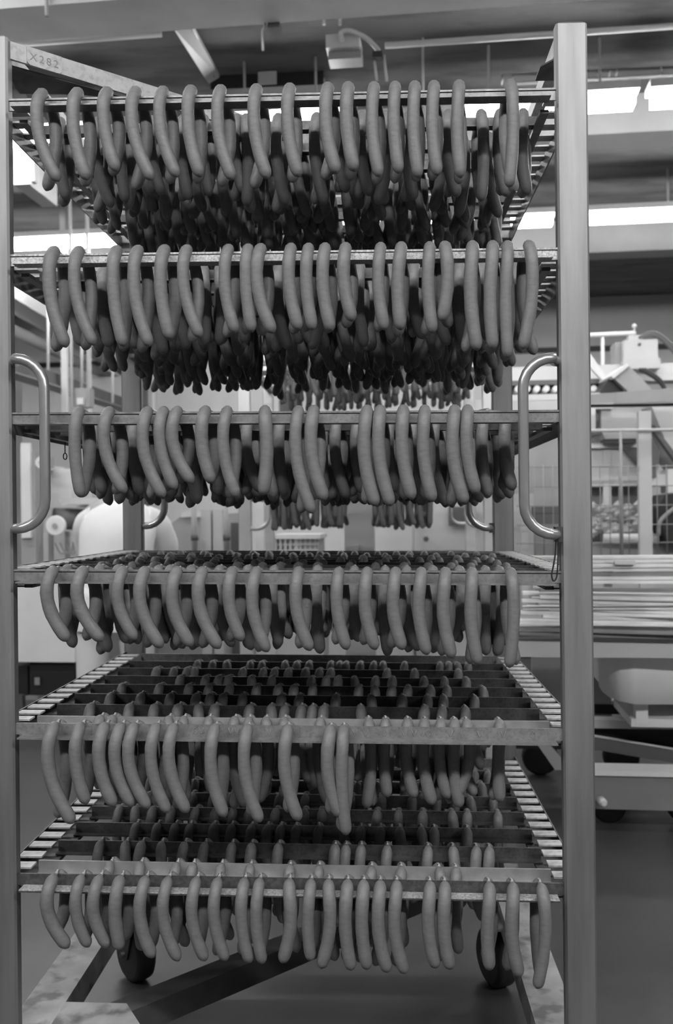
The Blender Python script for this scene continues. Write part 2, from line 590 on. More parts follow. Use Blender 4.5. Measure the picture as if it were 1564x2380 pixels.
# ------------------------------------------------------------------ hanging sticks
sticks = {}
for i, z in enumerate(LEV):
    for k in range(7):
        Y = (1.862 if i >= 4 else 1.902) + 0.116 * k
        if Y > 2.64:
            continue
        x0, x1 = XL + 0.013, XR - 0.011
        bright = (i == 5 and k == 0) or (i == 4 and k == 0)
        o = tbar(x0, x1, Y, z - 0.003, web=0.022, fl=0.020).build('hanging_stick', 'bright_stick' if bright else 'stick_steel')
        tag(o, '%s metal hanging stick behind the front rail, %s tier of the rack' % (ORD[k], TIER[i]), 'stick', 'metal sticks lying across the rack')
        sticks[(i, k + 1)] = (Y, z - 0.003)


# ------------------------------------------------------------------ sausages
RAD = 0.0119


def sausage_path(top, side, fl, L, dx, bow, ybot, n=13):
    """centre line of one link, from the bar down; top = web's upper edge"""
    pts = []
    sg = -1 if side == 'front' else 1
    reach = (fl + RAD + 0.002) if side == 'front' else (RAD + 0.004)
    head = [(0.30, 0.002), (0.62, -0.001), (0.9, -0.012), (1.0, -0.030)]
    for a, z in head:
        pts.append(Vector((0, sg * reach * a, z)))
    m = n - len(head)
    z0 = -0.030
    for k in range(1, m + 1):
        t = k / m
        pts.append(Vector((0, (sg * reach * (1 - t) + ybot * t), z0 + (-L - z0) * t)))
    for p in pts:
        t = min(1, max(0, -p.z / L))
        p.x = dx * t ** 1.6 - bow * math.sin(math.pi * t)
        p += Vector(top)
    return pts


def add_sausage(mb, path, r, seg=10):
    # resample by length with a rounded, puckered end on either side
    d = [0.0]
    for a, b in zip(path, path[1:]):
        d.append(d[-1] + (b - a).length)
    T = d[-1]

    def pos(s):
        s = min(max(s, 0), T)
        for i in range(len(d) - 1):
            if s <= d[i + 1] or i == len(d) - 2:
                u = (s - d[i]) / max(1e-9, d[i + 1] - d[i])
                return path[i].lerp(path[i + 1], u)
    st = [(0, 0.16), (0.0025, 0.42), (0.006, 0.64), (0.011, 0.84), (0.018, 0.97)]
    en = [(0.016, 0.98), (0.010, 0.88), (0.0055, 0.70), (0.0022, 0.42), (0, 0.12)]
    pts, rs = [], []
    for s, q in st:
        pts.append(pos(s)); rs.append(r * q)
    for k in range(1, 9):
        s = 0.018 + (T - 0.034) * k / 9
        pts.append(pos(s)); rs.append(r * (1 + 0.03 * math.sin(k * 2.1 + T * 90)))
    for s, q in en:
        pts.append(pos(T - s)); rs.append(r * q)
    mb.tube(pts, rs, seg)


def add_knot(mb, top):
    t = Vector(top)
    mb.tube([t + Vector((0, -0.010, 0.003)), t + Vector((0.001, -0.003, 0.0055)), t + Vector((-0.001, 0.004, 0.0055)), t + Vector((0, 0.010, 0.002))],
            [0.0035, 0.002, 0.002, 0.0035], 6)


BARNAME = ['the front rail', 'the first stick', 'the second stick', 'the third stick', 'the fourth stick']
stuff = MB()
GROUP = 'linked sausage pairs hanging on the rack'


def pair(top, fl, L, dx, bow, Lr, dxr, bowr, ybf, ybr, label=None, r=RAD):
    pf = sausage_path(top, 'front', fl, L, dx, bow, ybf)
    pr = sausage_path(top, 'rear', fl, Lr, dxr, bowr, ybr)
    if label is None:
        add_sausage(stuff, pf, r, 8)
        add_sausage(stuff, pr, r, 8)
        return
    root = thing('sausage_pair', top, label, 'sausages', GROUP)
    b = MB(); add_sausage(b, pf, r); b.build('sausage', 'sausage_skin', root)
    b = MB(); add_sausage(b, pr, r); b.build('sausage', 'sausage_skin', root)
    b = MB(); add_knot(b, top); b.build('casing_twist', 'casing_knot', root)


FRONT = [
 [(111,134,418),(192,201,415),(260,270,395),(325,352,415),(388,411,408),(452,465,408),(520,540,415),(602,622,412),(678,695,408),(765,783,400),(811,824,395),(870,882,408),(918,928,400),(963,973,410),(1007,1018,405),(1064,1072,410),(1181,1184,432)],
 [(138,152,805),(195,217,800),(281,285,803),(330,347,803),(391,395,787),(442,465,782),(537,547,772),(582,585,770),(611,635,772),(680,695,765),(720,727,765),(758,770,768),(805,820,745),(885,895,765),(932,932,765),(997,1007,772),(1031,1027,745),(1095,1110,812),(1141,1147,810),(1175,1182,830),(1223,1215,810)],
 [(195,186,1155),(264,290,1145),(352,380,1155),(388,407,1137),(420,447,1122),(484,492,1122),(534,550,1155),(620,610,1150),(697,727,1192),(732,755,1162),(854,874,1175),(884,909,1175),(937,959,1160),(986,1007,1165),(1054,1082,1170),(1084,1109,1147)],
 [(135,157,1490),(204,237,1490),(295,315,1487),(345,375,1505),(419,445,1502),(477,510,1507),(545,562,1490),(600,622,1515),(697,722,1512),(789,807,1510),(854,874,1510),(919,937,1510),(978,994,1522),(1033,1052,1530),(1094,1112,1545),(1182,1184,1552)],
 [(137,168,1915),(197,200,1870),(252,265,1875),(289,307,1875),(320,345,1880),(370,390,1890),(410,435,1890),(505,522,1900),(580,605,1912),(672,695,1908),(770,790,1900),(800,805,1942)],
 [(134,157,2205),(197,205,2203),(239,250,2195),(287,277,2210),(345,355,2228),(397,415,2235),(462,477,2235),(511,525,2235),(572,580,2240),(607,610,2242),(675,655,2240),(725,722,2235),(765,745,2252),(809,817,2257),(846,854,2255),(884,902,2262),(922,942,2265),(998,1014,2252),(1032,1047,2255),(1134,1139,2257),(1188,1209,2272),(1253,1249,2300)],
]
ROWS = {   # picture columns of the links lying over the sticks that show from above
 (4, 1): [240, 268, 397, 432, 490, 549, 582, 621, 664, 747, 857, 896, 947, 986, 1023, 1055, 1082, 1158],
 (4, 2): [219, 308, 365, 420, 466, 504, 584, 633, 665, 703, 728, 755, 839, 986, 1027, 1080],
 (4, 3): [265, 333, 401, 461, 493, 523, 568, 657, 698, 782, 863, 935, 993, 1030, 1101],
 (4, 4): [290, 376, 444, 490, 538, 600, 650, 686, 729, 835, 871, 911, 948, 1000, 1038, 1119],
 (4, 5): [424, 482, 513, 535, 587, 635, 726, 760, 787, 824, 873, 912, 985, 1032, 1082],
 (4, 6): [369, 409, 440, 457, 568, 615, 641, 673, 712, 744, 770, 900, 963, 1064],
 (4, 7): [463, 498, 530, 585, 612, 664, 692, 720, 770, 790, 805, 838, 869, 890, 940, 1022, 1042, 1061, 1086],
 (5, 1): [262, 332, 415, 453, 518, 585, 676, 743, 864, 932, 1019, 1058],
 (5, 2): [240, 298, 335, 380, 433, 480, 543, 588, 650, 780, 805, 840, 900, 994, 1051, 1105, 1135],
 (5, 3): [322, 371, 412, 446, 500, 542, 588, 625, 655, 690, 742, 800, 840, 885, 928, 978, 1008, 1084],
 (0, 1): [150, 235, 292, 362, 430, 480, 555, 575, 650, 738, 790, 842, 895, 950, 1040, 1115, 1159, 1212],
 (1, 1): [182, 250, 300, 368, 425, 478, 515, 560, 652, 700, 745, 838, 905, 962, 1015, 1066, 1115, 1197],
 (2, 1): [232, 288, 320, 400, 455, 508, 582, 655, 715, 785, 832, 905, 960, 1010, 1060, 1120, 1172],
 (3, 1): [165, 240, 282, 375, 402, 450, 515, 580, 640, 740, 825, 895, 945, 1005, 1065, 1125, 1157],
}
rng = random.Random(11)
for i, row in enumerate(FRONT):
    z = LEV[i]
    for n, (tx, bx, by) in enumerate(row):
        t = on_y(tx, [215, 583, 955, 1324, 1690, 2045][i], YF)
        top = rk(t.x, YF, z)
        bt = on_y(bx, by, YF - 0.036)
        L = min(0.215, max(0.125, top.z - bt.z + 0.001))
        dx = bt.x - top.x
        sg = 1 if dx >= -0.004 else -1
        bow = sg * (0.0045 + 0.30 * abs(dx)) + rng.uniform(-0.001, 0.002)
        dxr = -sg * rng.uniform(-0.002, 0.014)
        lab = '%s sausage pair from the left on the front rail of the %s tier' % (ORD[n], TIER[i])
        pair(top, 0.030, L, dx, bow, L + rng.uniform(-0.006, 0.006), dxr, -0.7 * bow - sg * rng.uniform(0.001, 0.006), -0.030, 0.004, lab, RAD * rng.uniform(0.96, 1.06))

individual = {(0, 1), (1, 1), (2, 1), (3, 1), (4, 1), (4, 2), (4, 3), (5, 1), (5, 2), (5, 3), (0, 2)}
for (i, k), (Y, z) in sorted(sticks.items()):
    if (i, k) in ROWS:
        zz = z + CAMZ
        xs = []
        for px in ROWS[(i, k)]:
            # picture row of the stick at that column
            py = H / 2 - (zz - CAMZ) / Y * F
            xs.append(on_y(px, py, Y).x)
    else:
        xs, x = [], XL + 0.07 + rng.uniform(0, 0.05)
        while x < XR - 0.04:
            xs.append(x)
            x += rng.uniform(0.034, 0.075)
    xs = [x for x in xs if XL + 0.025 < x < XR - 0.02]
    lab = None
    for n, x in enumerate(sorted(xs)):
        top = rk(x, Y, z)
        L = 0.158 + rng.uniform(-0.014, 0.016)
        sg = 1 if rng.random() < 0.85 else -1
        dx = sg * rng.uniform(0.0, 0.024)
        bow = sg * (0.004 + 0.3 * abs(dx))
        if (i, k) in individual:
            lab = '%s sausage pair from the left on %s behind the front rail, %s tier' % (ORD[n], BARNAME[k], TIER[i])
        pair(top, 0.020, L, dx, bow, L + rng.uniform(-0.01, 0.01), -sg * rng.uniform(-0.004, 0.018), -bow * 1.4, -0.012, 0.006, lab, RAD * rng.uniform(0.95, 1.06))

# a wire with an eye and a looped cord hanging from the rack
p = on_y(151, 1030, 2.05)
b = MB().tube([p + UPV * 0.04, p - UPV * 0.022], 0.0012, 6)
b.tube([p + Vector((0.004 * math.sin(a), 0, -0.029 - 0.007 * math.cos(a) * -1 - 0.0)) for a in [k * math.pi / 6 for k in range(13)]], 0.0013, 6)
tag(b.build('wire_hook', 'black_cord'), 'thin black wire with an eye hanging inside the left handle', 'wire')
q = [on_y(x, y, 1.755) for x, y in ((1294, 1236), (1292, 1262), (1290, 1290), (1286, 1315), (1282, 1336), (1286, 1350), (1293, 1342), (1296, 1315), (1297, 1270), (1295, 1236))]
tag(MB().tube(bez(q, 4), 0.0016, 6).build('looped_cord', 'black_cord'), 'black cord loop hanging from the right handle\'s lower end', 'cord')


# ------------------------------------------------------------------ racks standing behind
def far_rack(xl, yf, label, pairs_levels, light='steel_bright'):
    t = thing('sausage_rack', (xl + 0.52, yf + 0.5, 0), label, 'rack', 'further smoking racks behind')
    fn = lambda x, y, z: Vector((x, y, z + CAMZ))
    w = 1.037
    for x0 in (xl - PW, xl + w):
        for y0 in (yf, yf + 0.92):
            MB().rbox(x0, x0 + PW, y0, y0 + 0.03, -1.10, 0.907, 0.004, fn).build('post', light, t)
    LV = [q - 0.1 for q in LEV]
    for z in LV:
        tbar(xl, xl + w, yf + 0.02, z, fn=fn).build('cross_rail', 'rail_steel', t)
        tbar(xl, xl + w, yf + 0.93, z, fn=fn).build('cross_rail', 'rail_steel', t)
        for x0 in (xl - 0.03, xl + w):
            MB().box(x0, x0 + 0.03, yf + 0.03, yf + 0.92, z - 0.03, z, fn).build('side_rail', 'rail_steel', t)
    for s, xp in ((1, xl), (-1, xl + w)):
        for yy in (yf - 0.02, yf + 0.90):
            r = 0.05
            pts = [fn(xp, yy, 0.28)]
            pts += [fn(xp + s * (0.03 + r * math.sin(a)), yy, 0.28 - r + r * math.cos(a)) for a in (0, 0.4, 0.8, 1.2, 1.571)]
            pts += [fn(xp + s * (0.03 + r * math.cos(a)), yy, -0.07 + r - r * math.sin(a)) for a in (0, 0.4, 0.8, 1.2, 1.571)]
            pts.append(fn(xp, yy, -0.07))
            MB().tube(pts, 0.010, 8).build('handle', 'steel_bright', t)
    for x0 in (xl - 0.03, xl + w - 0.03):
        MB().box(x0, x0 + 0.06, yf + 0.03, yf + 0.92, -1.06, -1.0, fn).build('base_beam', 'mid_grey', t)
        for yy in (yf + 0.12, yf + 0.82):
            MB().lathe(Vector((x0, yy, 0.075)), (1, 0, 0), [(0, 0.06), (0.01, 0.075), (0.05, 0.075), (0.06, 0.06)], 18).build('wheel', 'rubber', t)
            MB().box(x0 + 0.005, x0 + 0.055, yy - 0.03, yy + 0.03, 0.145, 0.19).build('castor_mount', 'dark_steel', t)
    for i, spans in pairs_levels.items():
        for k in range(3):
            Y = yf + 0.02 + 0.3 * k
            if k:
                tbar(xl, xl + w, Y, LV[i], fn=fn).build('stick', 'stick_steel', t)
            x = xl + 0.04 + rng.uniform(0, 0.03)
            while x < xl + w - 0.03:
                if any(a <= (x - xl) / w <= b for a, b in spans):
                    L = 0.16 + rng.uniform(-0.012, 0.012)
                    d1 = rng.uniform(-0.01, 0.022)
                    pair(fn(x, Y, LV[i]), 0.03, L, d1, d1 * 0.4, L, -d1, -d1 * 0.5, -0.03, 0.004, None)
                x += rng.uniform(0.036, 0.055)


xa = at(584, 1200, 4.25)
far_rack(xa.x, xa.y, 'pale smoking rack seen between the third and fourth tiers of the front rack', {0: [(0.1, 1.0)], 1: [(0.0, 1.0)], 2: [(0.08, 0.40), (0.52, 0.80)]})
tag(stuff.build('sausage_pairs', 'sausage_skin'), 'dense rows of dark sausages hanging deeper in the racks', 'sausages', None, 'stuff')

# ====BG====


# ------------------------------------------------------------------ services under the ceiling
def ptube(pts, d, r, n=8, smooth_n=0):
    q = [at(x, y, dd if dd else d) for x, y, dd in [(p + (None,))[:3] for p in pts]]
    if smooth_n:
        q = bez(q, smooth_n)
    return MB().tube(q, r, n)


tag(ptube([(-60, 106), (375, 76)], 4.75, 0.022).build('conduit_pipe', 'conduit'), 'white conduit pipe under the ceiling above the rack\'s left post', 'pipe')
tag(ptube([(895, 106), (1700, 52)], 4.62, 0.016).build('conduit_pipe', 'conduit'), 'long thin conduit pipe crossing the ceiling behind the right post', 'pipe')
tag(ptube([(380, 213), (480, 203)], 5.6, 0.012).build('conduit_pipe', 'conduit'), 'short pale pipe just above the top tier, right of the brace', 'pipe')
tag(ptube([(983, 55), (983, 250)], 4.9, 0.007, 6).build('threaded_rod', 'conduit'), 'thin vertical rod hanging from the ceiling right of the lamp box', 'rod')
t = thing('cable_channel', at(450, 120, 4.6), 'grey cable channel slanting back under the ceiling', 'channel')
b = MB().hexa([at(400, 62, 4.3), at(442, 55, 4.3), at(510, 180, 5.15), at(485, 195, 5.15),
               at(400, 50, 4.3), at(442, 43, 4.3), at(510, 172, 5.15), at(485, 187, 5.15)])
b.build('tray', 'mid_grey', t)
MB().hexa([at(400, 63, 4.28), at(441, 62, 4.28), at(441, 62, 4.30), at(400, 63, 4.30), at(400, 46, 4.28), at(441, 43, 4.28), at(441, 43, 4.30), at(400, 46, 4.30)]).build('end_cap', 'black_paint', t)
ptube([(443, -10, 4.25), (440, 30, 4.25), (446, 60, 4.3), (478, 130, 4.9), (500, 178, 5.1)], None, 0.010, 8, 5).build('cable', 'mid_grey', t)
t = thing('socket_box', at(475, 8, 4.1), 'small pale socket box on the near ceiling beam', 'box')
P(455, -12, 493, 12, 4.05, 0.06).build('housing', 'white_paint', t)
P(463, 12, 486, 17, 4.06, 0.05).build('outlet', 'mid_grey', t)
t = thing('lamp_holder', at(634, 40, 4.2), 'dark lamp holder with a bent tube hanging from the ceiling', 'holder')
MB().tube([at(620, -25, 4.2), at(631, 30, 4.2)], 0.013, 8).build('drop_pipe', 'conduit', t)
MB().lathe(at(634, 22, 4.2), (0, 0, -1), [(0, 0.012), (0.01, 0.03), (0.05, 0.032), (0.055, 0.028)], 14).build('socket', 'black_paint', t)
P(621, 52, 650, 63, 4.18, 0.05).build('clip', 'dark_grey', t)
ptube([(617, 40), (616, 62), (610, 75), (611, 118)], 4.2, 0.006, 6, 4).build('bent_tube', 'white_paint', t)
t = thing('sensor_box', at(797, 105, 4.65), 'pale square box with a curved hose under the ceiling', 'box')
b = MB()
a0, a1 = to_room(at(757, 112, 4.65)), to_room(at(836, 80, 4.65))
b.box(a0.x, a1.x, a0.y, a0.y + 0.16, a0.z, a1.z, room)
b.build('housing', 'white_paint', t)
P(762, 112, 840, 136, 4.68, 0.10).build('lower_tray', 'mid_grey', t)
ptube([(795, 95), (792, 76), (815, 72), (850, 88), (875, 112), (881, 126)], 4.6, 0.013, 8, 5).build('hose', 'conduit', t)
P(865, 118, 888, 132, 4.58, 0.05).build('hose_clamp', 'black_paint', t)
for x in (870, 893):
    MB().tube([at(x - 1, 128, 4.62), at(x + 6, 188, 4.62)], 0.007, 6).build('drop_pipe', 'conduit', t)
t = thing('cable_duct', at(620, 200, 5.3), 'black duct with a white label hanging behind the top tier', 'duct')
b = MB().hexa([at(490, 208, 5.3), at(752, 196, 5.25), at(752, 196, 5.45), at(490, 208, 5.5), at(490, 173, 5.3), at(752, 160, 5.25), at(752, 160, 5.45), at(490, 173, 5.5)])
b.build('housing', 'black_paint', t)
P(599, 166, 643, 195, 5.24, 0.01).build('label_plate', 'white_paint', t)
for x in (494, 752):
    MB().tube([at(x, 120, 5.35), at(x, 200, 5.35)], 0.009, 6).build('hanger', 'mid_grey', t)
for k, x in enumerate((753, 790)):
    tag(ptube([(x, 36), (x, 58)], 4.5, 0.008, 6).build('ceiling_bolt', 'conduit'), 'short pale bolt in the ceiling above the box, %s' % ('left one' if k == 0 else 'right one'), 'bolt')
tag(P(507, 42, 540, 51, 4.5, 0.02).build('ceiling_tag', 'conduit'), 'tiny pale tag on the ceiling right of the cable channel', 'tag')
tag(ptube([(108, -20), (109, 38)], 4.0, 0.009, 8).build('drop_rod', 'white_paint'), 'short white rod hanging over the near beam at upper left', 'rod')
# ledge with clips along the ceiling behind the right post
t = thing('cable_rail', at(1450, 182, 5.25), 'thin cable rail with clips above the bright lamps at right', 'rail')
MB().tube([at(1180, 196, 5.25), at(1700, 168, 5.15)], 0.010, 6).build('rail', 'mid_grey', t)
for x in (1166, 1190, 1414, 1430, 1533):
    y = 196 - (x - 1180) * 28 / 520
    MB().tube([at(x, y, 5.2), at(x + 4, y - 20, 5.22)], 0.005, 5).build('clip', 'conduit', t)

# ------------------------------------------------------------------ left background
t = thing('wall_unit', at(60, 400, 5.6), 'white boxy unit hanging at the left behind the top tier', 'unit')
P(30, 335, 70, 430, 5.6, 0.4).build('housing', 'white_paint', t)
P(30, 415, 70, 428, 5.57, 0.03).build('lip', 'white_paint', t)
P(70, 372, 79, 420, 5.6, 0.05).build('bracket', 'pale_grey', t)
for x0, x1, lab in ((137, 156, 'broad white post standing before the farther lamps at left'), (199, 208, 'slim pale post right of the broad white post at left')):
    tag(P(x0, 440 if x0 < 180 else 500, x1, 960, 7.4, 0.05).build('service_post', 'white_paint'), lab, 'post')
t = thing('overhead_duct', at(150, 790, 8), 'pale square duct running back along the left side', 'duct')
A0, A1 = at(-40, 690, 7.2), at(282, 872, 11.0)
MB().hexa([A0, A0 + Vector((0.22, 0, 0)), A1 + Vector((0.22, 0, 0)), A1, A0 + UPV * 0.13, A0 + Vector((0.22, 0, 0.13)), A1 + Vector((0.22, 0, 0.13)), A1 + UPV * 0.13]).build('channel', 'white_paint', t)
A0, A1 = at(-40, 735, 7.3), at(282, 890, 11.0)
MB().tube([A0, A1], 0.05, 10).build('lower_pipe', 'mid_grey', t)
t = thing('overhead_rail', at(160, 900, 7), 'dark overhead conveyor rail running back at left', 'rail')
A0, A1 = at(-40, 852, 6.2), at(300, 958, 9.8)
MB().hexa([A0, A0 + Vector((0.06, 0, 0)), A1 + Vector((0.06, 0, 0)), A1, A0 + UPV * 0.11, A0 + Vector((0.06, 0, 0.11)), A1 + Vector((0.06, 0, 0.11)), A1 + UPV * 0.13]).build('rail', 'dark_grey', t)
MB().hexa([A0 - Vector((0.05, 0, 0.01)), A0 + Vector((0.11, 0, -0.01)), A1 + Vector((0.11, 0, -0.01)), A1 - Vector((0.05, 0, 0.01)), A0 - Vector((0.05, 0, 0)), A0 + Vector((0.11, 0, 0)), A1 + Vector((0.11, 0, 0)), A1 - Vector((0.05, 0, 0))]).build('lower_flange', 'mid_grey', t)
for x in (112, 190, 262):
    y = 852 + (x + 40) * 106 / 340
    MB().tube([at(x, y - 10, 7.6), at(x, y - 220, 7.6)], 0.012, 6).build('hanger', 'conduit', t)
t = thing('switch_box', at(190, 930, 6.9), 'small grey switch box hanging below the overhead rail', 'box')
P(171, 902, 208, 946, 6.9, 0.10).build('housing', 'mid_grey', t)
P(178, 925, 194, 940, 6.88, 0.02).build('window', 'white_paint', t)
for x in (167, 206):
    MB().tube([at(x, 946, 6.88), at(x - 5, 412, 6.88)], 0.012, 6).build('hanger', 'white_paint', t)
# wall panels seen through the rack
tag(PF(45, 880, 290, 10.2, 0.06).build('partition_panel', 'pale_grey'), 'light grey partition behind the left handle', 'panel')
tag(PF(338, 840, 650, 10.6, 0.06).build('partition_panel', 'white_paint'), 'bright white partition behind the third tier, left half', 'panel')
tag(ptube([(357, 700), (357, 1470)], 9.8, 0.03, 10).build('service_pipe', 'pale_grey'), 'slim vertical pipe in front of the bright white partition', 'pipe')
tag(PF(690, 820, 1150, 10.6, 0.06).build('partition_panel', 'white_paint'), 'bright white partition behind the third tier, right half', 'panel')

# filling machine at the left, with discs, frame and hoses
t = thing('filling_machine', at(110, 1250, 5.6) * 1.0, 'pale filling machine with round discs beside the left handle', 'machine')
put(t, Vector((at(110, 1250, 5.6).x, at(110, 1250, 5.6).y, 0)))
PF(46, 1050, 82, 6.4, 0.12).build('column', 'mid_grey', t)
P(47, 1030, 72, 1250, 6.37, 0.03).build('guard', 'white_paint', t)
P(84, 1090, 170, 1180, 6.9, 0.4).build('body', 'white_paint', t)
P(80, 1082, 112, 1092, 6.8, 0.3).build('cover', 'pale_grey', t)
P(150, 1130, 215, 1165, 7.0, 0.3).build('hood', 'pale_grey', t)
dirn = (at(100, 1100, 6.7) - C0).normalized()
for x, y, r in ((95, 1075, 0.042), (128, 1222, 0.068)):
    q = at(x, y, 6.3)
    d = MB().lathe(q, FWD, [(0, r * 0.9), (0.01, r), (0.03, r), (0.04, r * 0.9)], 24).build('disc', 'white_paint', t)
    MB().lathe(q - FWD * 0.015, FWD, [(0, r * 0.25), (0.02, r * 0.28)], 14).build('hub', 'mid_grey', d)
MB().tube([at(125, 1205, 6.6), at(195, 1208, 6.7)], 0.075, 16).build('motor', 'dark_grey', t)
P(60, 1060, 100, 1085, 6.5, 0.2).build('gearbox', 'mid_grey', t)
P(140, 1158, 235, 1172, 6.55, 0.2).build('shelf', 'pale_grey', t)
P(84, 1240, 180, 1330, 7.0, 0.4).build('lower_body', 'white_paint', t)
for x in (112, 150):
    PF(x, 1235, x + 9, 6.8, 0.03).build('leg', 'mid_grey', t)
for k in range(3):
    ptube([(128 + 12 * k, 1262), (142 + 12 * k, 1286), (165 + 6 * k, 1278), (176, 1246)], 6.65, 0.006, 6, 5).build('hose', 'mid_grey', t)
MB().lathe(at(168, 1254, 6.62), FWD, [(0, 0.018), (0.012, 0.02), (0.03, 0.02)], 14).build('gauge', 'pale_grey', t)
# white cabinet with a dark open base
t = thing('cabinet', (at(110, 1500, 5.6).x, at(110, 1500, 5.6).y, 0), 'light grey cabinet on a dark open base behind the left post', 'cabinet')
P(20, 1350, 178, 1538, 5.6, 0.6).build('body', 'cloth', t)
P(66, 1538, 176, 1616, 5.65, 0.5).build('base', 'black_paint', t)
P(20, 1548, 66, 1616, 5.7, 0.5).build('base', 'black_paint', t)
P(80, 1575, 92, 1592, 5.64, 0.01).build('fitting', 'mid_grey', t)
a0 = to_room(at(30, 1616, 5.65)); a1 = to_room(at(172, 1616, 5.65))
for x in (a0.x + 0.02, a1.x - 0.06):
    MB().box(x, x + 0.04, a0.y, a0.y + 0.04, 0, a0.z, room).build('leg', 'dark_grey', t)
MB().lathe(at(175, 1368, 5.52), FWD, [(0, 0.010), (0.05, 0.012)], 10).build('knob', 'dark_grey', t)

# ------------------------------------------------------------------ worker in white, back turned
def skin_mesh(name, verts, edges, radii, material, parent, sub=2):
    me = bpy.data.meshes.new(name)
    o3 = PLACE[parent.name]
    me.from_pydata([tuple(Vector(v)) for v in verts], edges, [])
    o = bpy.data.objects.new(name, me)
    COL.objects.link(o)
    o.parent = parent
    md = o.modifiers.new('skin', 'SKIN')
    md.use_smooth_shade = True
    for i, r in enumerate(radii):
        sv = me.skin_vertices[0].data[i]
        sv.radius = r if isinstance(r, tuple) else (r, r)
        sv.use_root = (i == 0)
    s = o.modifiers.new('sub', 'SUBSURF')
    s.levels = s.render_levels = sub
    dg = bpy.context.evaluated_depsgraph_get()
    dg.update()
    m2 = bpy.data.meshes.new_from_object(o.evaluated_get(dg))
    o.modifiers.clear()
    o.data = m2
    m2.materials.clear()
    m2.materials.append(MATS[material])
    for p in m2.polygons:
        p.use_smooth = True
    return o


g = at(268, 1500, 4.9)
person = thing('person', (g.x, g.y, 0), 'worker in a white coat and trousers bending over, seen from behind', 'person')
# local axes: x to the picture's right, y away from the camera
L_ = [Vector(v) for v in [(0, 0, 0.86), (0, 0.02, 1.02), (0, 0.10, 1.20), (0, 0.20, 1.30),           # pelvis, waist, chest, neck base
      (0, 0.28, 1.36), (0, 0.36, 1.42),                                                           # neck, head
      (-0.165, 0.15, 1.235), (-0.20, 0.28, 1.00), (-0.17, 0.46, 0.94), (-0.16, 0.54, 0.93),         # left arm
      (0.165, 0.15, 1.235), (0.20, 0.28, 1.00), (0.17, 0.46, 0.94), (0.16, 0.54, 0.93),             # right arm
      (-0.10, 0.0, 0.80), (-0.12, -0.01, 0.46), (-0.13, 0.01, 0.09), (-0.14, 0.13, 0.04),            # left leg
      (0.10, 0.0, 0.80), (0.12, 0.0, 0.46), (0.13, 0.02, 0.09), (0.14, 0.14, 0.04)]]
E_ = [(0, 1), (1, 2), (2, 3), (3, 4), (4, 5), (2, 6), (6, 7), (7, 8), (8, 9), (2, 10), (10, 11), (11, 12), (12, 13),
      (0, 14), (14, 15), (15, 16), (16, 17), (0, 18), (18, 19), (19, 20), (20, 21)]
rad = [(.14, .10), (.13, .095), (.15, .10), .07, .055, (.085, .105), .06, .045, .032, .04, .06, .045, .032, .04,
       .085, .06, .042, .04, .085, .06, .042, .04]
skin_mesh('body', L_, E_, rad, 'skin', person)
rings = [(0.00, -0.01, 0.66, .215, .16), (0.0, 0.0, 0.80, .205, .15), (0, 0.01, 0.95, .190, .135), (0, 0.04, 1.08, .195, .135), (0, 0.08, 1.17, .205, .135),
         (0, 0.11, 1.235, .195, .125), (0, 0.14, 1.28, .155, .105), (0, 0.18, 1.315, .095, .08), (0, 0.22, 1.33, .06, .06)]
b = MB()
nn = 24
vs, fs = [], []
for x, y, z, a, c in rings:
    for k in range(nn):
        w = 2 * math.pi * k / nn
        vs.append(PLACE[person.name] + Vector((x + a * math.cos(w), y + c * math.sin(w), z)))
for r in range(len(rings) - 1):
    for k in range(nn):
        l = (k + 1) % nn
        fs.append((r * nn + k, r * nn + l, (r + 1) * nn + l, (r + 1) * nn + k))
b.add(vs, fs, True)
for sx in (-1, 1):
    q = [PLACE[person.name] + Vector(v) for v in ((sx * 0.13, 0.11, 1.225), (sx * 0.185, 0.15, 1.19), (sx * 0.212, 0.22, 1.10), (sx * 0.20, 0.28, 1.00), (sx * 0.185, 0.36, 0.96), (sx * 0.17, 0.46, 0.94))]
    b.tube(bez(q, 4), [0.075] * 6 + [0.07] * 5 + [0.062] * 5 + [0.055] * 5, 14)
b.build('coat', 'cloth', person)
tv = [L_[0], L_[14], L_[15], L_[16] + Vector((0, 0, 0.03)), L_[18], L_[19], L_[20] + Vector((0, 0, 0.03))]
skin_mesh('trousers', tv, [(0, 1), (1, 2), (2, 3), (0, 4), (4, 5), (5, 6)], [(.17, .12), .115, .085, .078, .115, .085, .078], 'cloth', person)
for s in (16, 20):
    skin_mesh('boot', [L_[s], L_[s] + Vector((0, 0, -0.045)), L_[s] + Vector((0.005, 0.14, -0.05))], [(0, 1), (1, 2)], [.05, .05, .04], 'white_paint', person)
skin_mesh('cap', [L_[5] + Vector((0, -0.03, 0.06)), L_[5] + Vector((0, 0.03, 0.07))], [(0, 1)], [(.10, .07), (.10, .07)], 'cloth', person)

